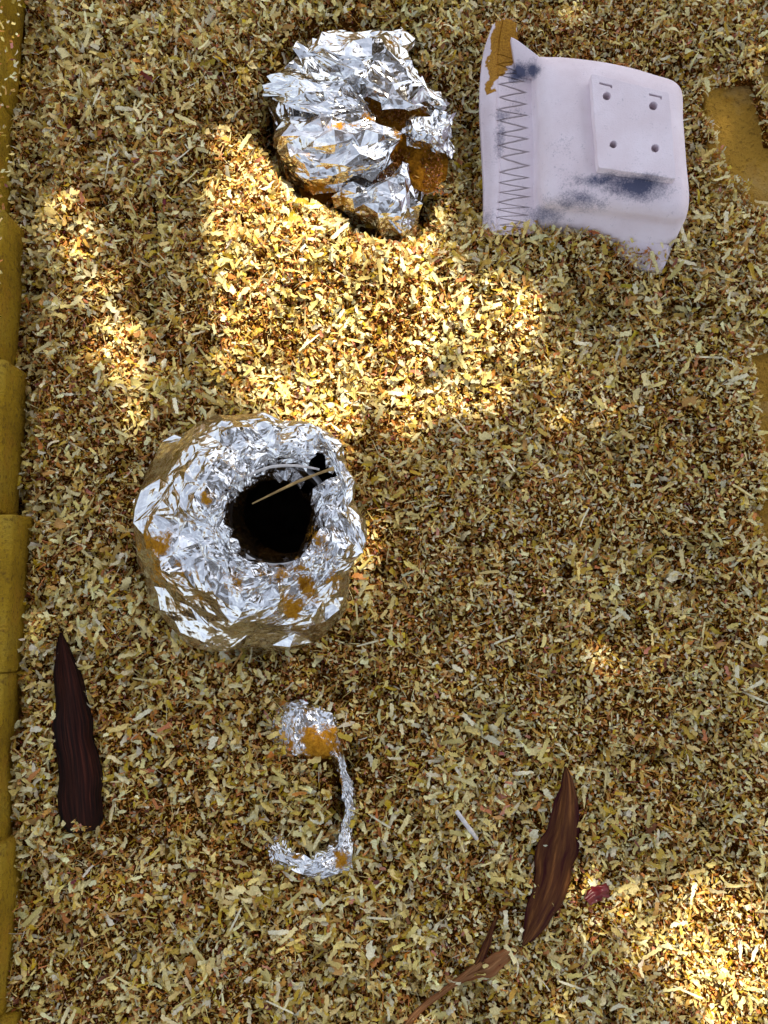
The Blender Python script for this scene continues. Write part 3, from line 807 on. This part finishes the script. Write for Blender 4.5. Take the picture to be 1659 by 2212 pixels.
def bract_material(name, dark, lightc, streak_scale):
    m, n, b = new_mat(name)
    at = N(n, "ShaderNodeAttribute", attribute_name="uvw")
    mp = N(n, "ShaderNodeMapping"); mp.inputs["Scale"].default_value = (streak_scale, 3.0, 1)
    n.links.new(at.outputs["Vector"], mp.inputs["Vector"])
    a = noise_node(n, 1.0, 4, .65, mp.outputs[0])
    sx = N(n, "ShaderNodeSeparateXYZ"); n.links.new(at.outputs["Vector"], sx.inputs[0])
    av = math_node(n, 'ADD', a.outputs[0], math_node(n, 'MULTIPLY', math_node(n, 'POWER', math_node(n, 'ABSOLUTE', sx.outputs[0]), 3.0), -.16))
    r = ramp(n, av, [(.32, dark), (.52, tuple((x + y) / 2 * .6 for x, y in zip(dark, lightc))), (.70, lightc)])
    n.links.new(r.outputs[0], b.inputs["Base Color"]); b.inputs["Roughness"].default_value = .7
    b.inputs["Specular IOR Level"].default_value = .08
    bp = N(n, "ShaderNodeBump"); bp.inputs["Distance"].default_value = .0012
    n.links.new(a.outputs[0], bp.inputs["Height"]); n.links.new(bp.outputs[0], b.inputs["Normal"])
    return m
def bract(name, spine, halfw, zlift, keel, mat, parent=None, ridge=0.0, nu=26, nv=90, curl=.6, fold=1, **tags):
    """boat shaped dry bract: spine points (px,py), half widths in px"""
    sp = catmull(np.array(spine, float), nv, 0); hw = catmull(np.array(halfw, float)[:, None], nv, 0)[:, 0]; zl = catmull(np.array(zlift, float)[:, None], nv, 0)[:, 0]
    t = np.gradient(sp, axis=0); t /= np.linalg.norm(t, axis=1, keepdims=True)
    nrm = np.stack([-t[:, 1], t[:, 0]], -1)
    u = np.linspace(-1, 1, nu)
    v = np.linspace(0, 1, nv)
    U, V = np.meshgrid(u, v)
    edge = 1 + .42 * (vnoise(np.stack([V * 14, np.sign(U) * 3], -1), 1, 8) - .5)
    X = sp[:, None, 0] + nrm[:, None, 0] * hw[:, None] * U * edge
    Y = sp[:, None, 1] + nrm[:, None, 1] * hw[:, None] * U * edge
    base = np.array([bed_at(*p) for p in sp]); base = np.convolve(np.pad(base, 10, mode='edge'), np.ones(21) / 21, 'valid')
    Zt = base[:, None] + zl[:, None] / 1000 + keel / 1000 * (1 - np.where(U > ridge, np.abs(U - ridge) / (1 - ridge), np.abs(U - ridge) / (1 + ridge)) ** 1.5) * fold * (hw[:, None] / hw.max()) + .0045 * (vnoise(np.stack([U * 4, V * 4], -1), 1, 6) - .5) + .0016 * (vnoise(np.stack([U * 11, V * 5], -1), 1, 16) - .5)
    W = PXA(X, Y, Zt)
    W2 = W.copy(); W2[..., 2] -= .0018
    allv = np.concatenate([W.reshape(-1, 3), W2.reshape(-1, 3)])
    n0 = nu * nv
    loop = np.concatenate([np.arange(nu), np.arange(1, nv) * nu + nu - 1, (nv - 1) * nu + np.arange(nu - 2, -1, -1), np.arange(nv - 2, 0, -1) * nu]); l2 = np.roll(loop, -1)
    q = np.concatenate([grid_quads(nu, nv), grid_quads(nu, nv)[:, ::-1] + n0, np.stack([loop, loop + n0, l2 + n0, l2], -1)])
    uv = np.stack([U, V, 0 * U], -1).reshape(-1, 3); uv = np.concatenate([uv, uv + .1])
    return link(name, mesh_np(name, allv, q, True, {"uvw": uv}), mat, parent, **tags)
M_BRACT_DARK = bract_material("dark_dry_sheath", (.004, .002, .002), (.075, .018, .010), 9)
M_BRACT = bract_material("brown_dry_bract", (.030, .004, .006), (.27, .105, .03), 2.6)
M_STEM = bract_material("brown_stem", (.20, .07, .024), (.52, .26, .11), 2.2)
M_RED = plain("dark_red_petal", [(.3, (.035, .002, .003)), (.7, (.12, .006, .008))], 60, .35)

sheath = bract("dry_sheath", [(131, 1366), (138, 1420), (146, 1480), (156, 1560), (166, 1640), (172, 1720), (176, 1775), (180, 1798)], [2, 20, 32, 37, 44, 47, 40, 24], [8, 12, 12, 12, 12, 12, 10, 4], 27, M_BRACT_DARK, ridge=-.35,
      label="long pointed blackish brown sheath lying beside the left bricks", category="dry pod")
root = thing("dry_bract", tuple(on_bed(1190, 1850, 0)), "reddish brown striped pointed bract lying near the right side", "dry pod")
bract("bract_blade", [(1222, 1656), (1226, 1700), (1218, 1760), (1206, 1830), (1190, 1900), (1166, 1970), (1146, 2014), (1128, 2042)], [2, 16, 30, 38, 38, 30, 16, 4], [10, 12, 12, 12, 10, 8, 8, 6], 13, M_BRACT, root)
root = thing("dry_stalk", tuple(on_bed(960, 2140, 0)), "thin brown stalk ending in a split spoon shaped tip at the bottom edge", "stalk")
bract("stalk_stem", [(850, 2250), (900, 2190), (950, 2148), (1000, 2112), (1040, 2080)], [8, 7, 6, 8, 7], [6, 8, 9, 10, 9], 6, M_STEM, root, nu=12)
bract("stalk_tip", [(985, 2122), (1020, 2104), (1060, 2088), (1092, 2064), (1104, 2054)], [5, 14, 19, 14, 3], [9, 9, 9, 8, 6], 4, M_STEM, root, nu=16, nv=40)
bract("stalk_tip", [(1030, 2086), (1048, 2050), (1062, 2010), (1074, 1980)], [8, 8, 5, 3], [8, 9, 10, 8], 3, M_BRACT, root, nu=10, nv=40)
bract("red_petal", [(1268, 1948), (1285, 1934), (1300, 1926), (1316, 1924)], [10, 17, 13, 16], [13, 9, 14, 8], 3, M_RED, None, nu=14, nv=24,
      label="small dark red petal scrap near the lower right corner", category="petal")

# ------------------------------------------------------------------ wood shavings
def blocked(x, y, margin=0.0):
    b = np.hypot(x - POT_C0.x, y - POT_C0.y) < .134 + margin
    b |= poly_dist(x, y, BUNDLE_W) < -.012 + margin
    b |= poly_dist(x, y, CLAY_W) < -.006 + margin
    px, py = topx(np.stack([x, y, 0 * x], -1))
    for e in EXPOSED + LIP_BARE:
        d = poly_dist(px, py, e) + 34 * (fbm(np.stack([x, y], -1), 60, 4) - .5) + 22 * (hash3((x * 1e5).astype(np.int64), (y * 1e5).astype(np.int64), 3, 9) ** 4)
        b |= d < 0
    return b
PAL = np.array([(.80, .63, .22), (.87, .76, .40), (.56, .38, .04), (.62, .34, .07), (.58, .22, .042), (.19, .058, .010), (.62, .25, .15), (.72, .66, .46)])
def colours(n, w, seed):
    r = np.random.default_rng(seed)
    k = r.choice(len(PAL), n, p=np.array(w) / sum(w))
    c = PAL[k] * r.uniform(.78, 1.1, (n, 1)) + r.normal(0, .018, (n, 3))
    return np.clip(c, .01, .85)
def flake_grid(n, L, Wd, curl, nl, nw, jag, r, twist=.5):
    """n curled ribbons with ragged edges, local coordinates (n, verts, 3)"""
    u = np.linspace(-.5, .5, nl + 1); v = np.linspace(-.5, .5, nw + 1)
    U, V = np.meshgrid(u, v, indexing='ij'); U = U.ravel(); V = V.ravel()
    L = L[:, None]; Wd = Wd[:, None]; c = np.where(np.abs(curl) < .05, .05, curl)[:, None]
    uu = U[None] + r.normal(0, .25 / nl * jag, (n, U.size))
    edge = (np.abs(V) > .49)[None]
    vv = V[None] * (1 + edge * r.uniform(-.6, .35, (n, U.size)) * jag)
    # ends narrow now and then
    tap = 1 - np.abs(2 * uu) ** 3 * r.uniform(-.1, .3, (n, 1))
    x = L * np.sin(c * uu) / c; z = L * (1 - np.cos(c * uu)) / c
    y = vv * Wd * tap
    tw = r.normal(0, twist, (n, 1)) * uu * 2
    y2 = y * np.cos(tw); z2 = z + y * np.sin(tw)
    skew = r.normal(0, .35, (n, 1))
    P = np.stack([x + skew * y2, y2, z2], -1)
    P[..., 2] -= P[..., 2].mean(1, keepdims=True)
    return P
def orient(P, x, y, z, r, tilt):
    n = len(x)
    a = r.uniform(0, 2 * math.pi, n); b = r.normal(0, tilt, n); c = r.normal(0, tilt, n)
    ca, sa, cb, sb, cc, sc = np.cos(a), np.sin(a), np.cos(b), np.sin(b), np.cos(c), np.sin(c)
    flip = np.where(r.random(n) < .5, 1, -1)
    P = P * np.stack([np.ones(n), np.ones(n), flip], -1)[:, None]
    X, Y, Z = P[..., 0], P[..., 1], P[..., 2]
    Y, Z = Y * cc[:, None] - Z * sc[:, None], Y * sc[:, None] + Z * cc[:, None]
    X, Z = X * cb[:, None] + Z * sb[:, None], -X * sb[:, None] + Z * cb[:, None]
    X, Y = X * ca[:, None] - Y * sa[:, None], X * sa[:, None] + Y * ca[:, None]
    return np.stack([X + x[:, None], Y + y[:, None], Z + z[:, None]], -1)
ALLV, ALLQ, ALLC, OFF = [], [], [], 0
def grain(x, y):
    """0 where fine crumbs lie open, 1 where large flakes cover"""
    p = np.stack([x, y], -1)
    g = smooth(.36, .62, fbm(p, 11, 41, 3))
    px, py = topx(np.stack([x, y, 0 * x], -1))
    fine = np.zeros_like(x)
    for (cx_, cy_, rx, ry) in [(1050, 1150, 330, 200), (1000, 1380, 250, 140), (650, 1590, 200, 180), (1330, 90, 260, 90), (920, 140, 60, 90), (1000, 900, 200, 90), (1380, 1330, 150, 150)]:
        fine = np.maximum(fine, np.exp(-((px - cx_) / rx) ** 2 - ((py - cy_) / ry) ** 2))
    return np.clip(g * (1 - .6 * fine) + .30 * (1 - fine), 0.05, 1)
def add_flakes(n, Lr, Wr, nl, nw, curl, jag, tilt, zr, weights, seed, big=0.0, area=None, zfun=None, free=True):
    global OFF
    r = np.random.default_rng(seed)
    ax0, ax1, ay0, ay1 = area or (LEFT_EDGE - .03, X1 - .004, -.80, .98)
    x = r.uniform(ax0, ax1, n); y = r.uniform(ay0, ay1, n)
    keep = ~blocked(x, y) if free else np.ones(n, bool)
    if big:
        keep &= r.random(n) < (1 - big) + big * grain(x, y)
    x, y = x[keep], y[keep]; n = len(x)
    L = r.uniform(*Lr, n) * r.choice([.75, 1, 1.25], n); Wd = r.uniform(*Wr, n)
    h = bed_height(x, y) if zfun is None else zfun(x, y)
    z = h + r.uniform(*zr, n)
    P = orient(flake_grid(n, L, Wd, r.normal(0, curl, n), nl, nw, jag, r), x, y, z, r, tilt)
    k = (nl + 1) * (nw + 1)
    q0 = grid_quads(nw + 1, nl + 1)
    ALLV.append(P.reshape(-1, 3))
    ALLQ.append((q0[None] + (np.arange(n) * k)[:, None, None] + OFF).reshape(-1, 4))
    c = colours(n, weights, seed + 1)
    ALLC.append(np.repeat(c, k, 0))
    OFF += n * k
#                n      length            width          cells curl jag tilt  z range          palette weights
add_flakes(300000, (.0016, .0042), (.0008, .0022), 1, 1, .6, .5, .9, (-.014, .0), (6, 5, 10, 26, 38, 12, 4, 3), 1)
add_flakes(130000, (.0035, .0080), (.0018, .0042), 2, 1, .8, .6, .8, (-.008, .0035), (15, 12, 15, 24, 22, 7, 1.5, 5), 2)
add_flakes(36000, (.006, .0130), (.0024, .0056), 6, 2, .9, .8, .7, (-.006, .008), (40, 24, 18, 8, 5, 2, .6, 6), 3, big=.85)
add_flakes(9000, (.012, .022), (.0035, .0075), 8, 2, 1.2, .85, .5, (-.001, .010), (40, 26, 16, 5, 3, .5, .3, 9), 4, big=.9)
add_flakes(6000, (.010, .019), (.0045, .0080), 8, 2, 1.1, .9, .55, (-.002, .009), (42, 26, 16, 4, 2, .5, .3, 9), 14, big=.98, area=(LEFT_EDGE - .03, PX(1060, 0, 0).x, -.80, .98))
add_flakes(14000, (.008, .022), (.0006, .0015), 4, 1, .6, .4, .35, (-.001, .006), (18, 10, 18, 24, 22, 4, .5, 6), 5)
add_flakes(15000, (.004, .0095), (.0022, .0050), 5, 2, .9, .8, .6, (-.003, .006), (18, 40, 6, 4, 2, .5, 1.5, 28), 24, area=(PX(900, 0, 0).x, X1 - .004, -.80, .98))
pa, pb = PX(805, 415, .035), PX(955, 225, .035)
add_flakes(2200, (.0015, .005), (.0008, .003), 1, 1, .6, .5, .8, (.0, .006), (1, 1, 4, 20, 60, 30, 3, 0), 34, area=(pa.x, pb.x, pa.y, pb.y), zfun=lambda x, y: np.full_like(x, .028), free=False)
# the clump in the open end of the dark sheath
cl = PX(172, 1772, .03)
add_flakes(70, (.004, .010), (.0025, .005), 3, 1, .8, .6, .5, (.0, .005), (26, 18, 16, 16, 12, 4, .6, 8), 8, area=(cl.x - .010, cl.x + .010, cl.y - .013, cl.y + .013), zfun=lambda x, y: np.full_like(x, bed_at(172, 1772) + .026))
# a few spilled on the brick tops
add_flakes(900, (.003, .010), (.0018, .005), 3, 1, .8, .6, .35, (.0015, .004), (26, 18, 16, 16, 12, 4, .6, 8), 6, area=(LEFT_EDGE - .07, LEFT_EDGE - .002, -.8, .98), zfun=lambda x, y: np.full_like(x, ZL))
wm = mesh_np("wood_shavings", np.concatenate(ALLV), np.concatenate(ALLQ), False, {"Col": np.concatenate(ALLC)})
link("wood_shavings", wm, M_SHAV, kind="stuff", label="deep bed of small pale and brown wood shavings and sawdust", category="wood shavings")

# the largest shavings one can pick out
r = np.random.default_rng(99)
KINDS = [("long curled strip", (.026, .036), (.0045, .007), 14, 1.6, .7), ("broad ragged flake", (.015, .021), (.010, .014), 7, .9, .8), ("narrow straight sliver", (.028, .042), (.0022, .0034), 8, .35, .4)]
LOOK = [("cream", (.80, .68, .32)), ("whitish", (.86, .80, .56)), ("olive yellow", (.58, .49, .17)), ("orange brown", (.52, .28, .07))]
variants = {}
for ki, (nm, Lr, Wr, nl, cu, jg) in enumerate(KINDS):
    for j in range(8):
        P = flake_grid(1, r.uniform(*Lr, 1), r.uniform(*Wr, 1), r.normal(0, cu, 1), nl, 2, jg, r, .6)[0]
        variants[ki, j] = mesh_np("wood_shaving", P, grid_quads(3, nl + 1), False)
        variants[ki, j].materials.append(M_SHAV1)
PLACES = [((130, 250), "beside the upper left bricks"), ((420, 200), "left of the bundle"), ((880, 640), "on the sunlit mound"), ((1000, 60), "along the top beside the bundle"), ((1560, 560), "near the buried right bricks"), ((1250, 680), "below the clay box"), ((300, 760), "upper left above the foil pot"),
          ((170, 1150), "between left bricks and foil pot"), ((960, 1150), "just right of the foil pot"), ((1350, 1050), "amid the right half"), ((1400, 1500), "on the right above the brown bract"), ((950, 1560), "right of the sunken foil lip"), ((400, 1500), "below the foil pot on its left"), ((330, 1850), "right of the blackish sheath"),
          ((670, 1730), "inside the sunken foil lip"), ((1050, 1870), "left of the brown bract"), ((1440, 1850), "right of the brown bract"), ((600, 2080), "low down below the sunken foil lip"), ((200, 2080), "in the bottom left corner"), ((1350, 2120), "in the bottom right corner"), ((1500, 60), "in the top right corner")]
cnt = 0
while cnt < 260:
    qx, qy = r.uniform(60, 1640), r.uniform(20, 2195)
    w = PX(qx, qy, .0)
    xa, ya = np.array([w.x]), np.array([w.y])
    if blocked(xa, ya, .012)[0] or r.random() > grain(xa, ya)[0] or w.x > X1 - .02 or w.x < LEFT_EDGE + .012: continue
    ki = r.choice(3, p=[.5, .25, .25]); li = r.choice(4, p=[.42, .25, .2, .13])
    o = bpy.data.objects.new("wood_shaving", variants[ki, int(r.integers(8))])
    C.objects.link(o)
    o.location = (w.x, w.y, float(bed_height(xa, ya)[0]) + r.uniform(.005, .009))
    o.rotation_euler = (r.normal(0, .3), r.normal(0, .25), r.uniform(0, 6.28))
    c = np.array(LOOK[li][1]) * r.uniform(.9, 1.06)
    o.color = (*c, 1)
    place = min(PLACES, key=lambda p: (p[0][0] - qx) ** 2 + (p[0][1] - qy) ** 2)[1]
    yaw = math.degrees(o.rotation_euler.z) % 180
    way = "level" if yaw < 22 or yaw > 158 else "upright" if 68 < yaw < 112 else "right-leaning" if yaw < 90 else "left-leaning"
    o["label"] = f"{way} {LOOK[li][0]} {KINDS[ki][0]} of wood {place}"
    o["category"] = "wood shaving"; o["group"] = "large shavings lying on top of the bed"
    cnt += 1

# ------------------------------------------------------------------ unseen tree, its foliage shaped to throw the dappled shade
LIT = [  # photo outlines of the sun flecks, weight
    ([(520, 290), (600, 345), (660, 425), (780, 495), (960, 515), (1060, 575), (1155, 680), (1140, 740), (1060, 860), (960, 880), (800, 860), (700, 935), (600, 905), (490, 800), (440, 640), (460, 440)], .93),
    ([(500, 280), (600, 345), (690, 440), (650, 530), (520, 490), (470, 380)], .9),
    ([(940, 520), (1070, 575), (1165, 690), (1100, 745), (970, 640)], .9),
    ([(470, 790), (600, 830), (700, 865), (850, 830), (1010, 845), (960, 890), (800, 880), (690, 945), (570, 905)], .9),
    ([(110, 425), (175, 435), (215, 560), (290, 740), (310, 860), (235, 810), (175, 620)], .93),
    ([(640, 280), (820, 270), (860, 320), (700, 400), (640, 370)], .9),
    ([(500, 880), (620, 890), (640, 950), (480, 950)], .9),
    ([(690, 1080), (800, 1120), (790, 1330), (700, 1330)], .6),
    ([(1490, 1890), (1570, 1870), (1660, 2000), (1700, 2250), (1540, 2260), (1480, 2050)], .97),
    ([(1240, 1900), (1440, 1930), (1440, 2060), (1260, 2010)], .75),
    ([(1250, 1330), (1420, 1340), (1440, 1440), (1270, 1450)], .6),
    ([(820, 2160), (930, 2150), (950, 2250), (800, 2260)], .45),
    ([(950, 380), (1000, 385), (1000, 480), (945, 480)], .9),
    ([(1180, 700), (1290, 720), (1320, 900), (1200, 880)], .55),
]
r = np.random.default_rng(5)
sd = np.array(sun_dir)
nL = 95000
gxy = np.stack([r.uniform(-1.5, 1.6, nL), r.uniform(-1.7, 1.9, nL)], -1)
gxy = np.concatenate([gxy, np.stack([r.uniform(-3.2, 1.6, 42000), r.uniform(-5.6, -1.7, 42000)], -1)]); nL = len(gxy)  # second group: leaves added overhead to darken the foil's reflections
qx, qy = topx(np.concatenate([gxy, np.full((nL, 1), .02)], 1))
keep = np.ones(nL, bool)
for poly, w in LIT:
    d = poly_dist(qx, qy, poly) + 110 * (fbm(gxy, 12, 61, 3) - .5)
    keep &= ~(r.random(nL) < w * (1 - smooth(-15, 75, d)))  # leaves left out wherever a sun fleck is to fall
sh = PXA(r.uniform(1000, 1540, 5000), r.uniform(0, 600, 5000), .05)[:, :2]  # more leaves added to keep sun flecks off the clay piece
gxy = np.concatenate([gxy[keep], sh]); nL = len(gxy)
dist = r.uniform(3.8, 4.6, nL)
cen = np.concatenate([gxy, np.full((nL, 1), .02)], 1) + sd * dist[:, None]
Ld = r.uniform(.04, .065, nL); Wd_ = r.uniform(.020, .030, nL)
lf = np.array([(-.5, 0, 0), (-.15, -.5, .12), (.2, -.42, .1), (.5, 0, 0), (.2, .42, .1), (-.15, .5, .12)])
LP = np.stack([lf[None, :, 0] * Ld[:, None], lf[None, :, 1] * Wd_[:, None], lf[None, :, 2] * Wd_[:, None]], -1)
LP = orient(LP, cen[:, 0], cen[:, 1], cen[:, 2], r, .6)
qd = np.array([(0, 1, 2, 3), (0, 3, 4, 5)])
tree_base = Vector((3.0, 3.8, -.13))
tree = thing("shade_tree", tuple(tree_base), "leafy tree standing out of frame, its crown shaped to dapple the light", "tree")
link("crown", mesh_np("crown", LP, (qd[None] + (np.arange(nL) * 6)[:, None, None]).reshape(-1, 4)), M_LEAF, tree)
cc = sun_dir * 4.2
tube("trunk", [tuple(tree_base), (2.9, 3.6, 1.2), (2.6, 3.2, 2.4), tuple(cc + Vector((.7, .7, .1))), tuple(cc + Vector((.3, .35, .1)))], [.09, .075, .06, .035, .012], M_BARK, 10, parent=tree)
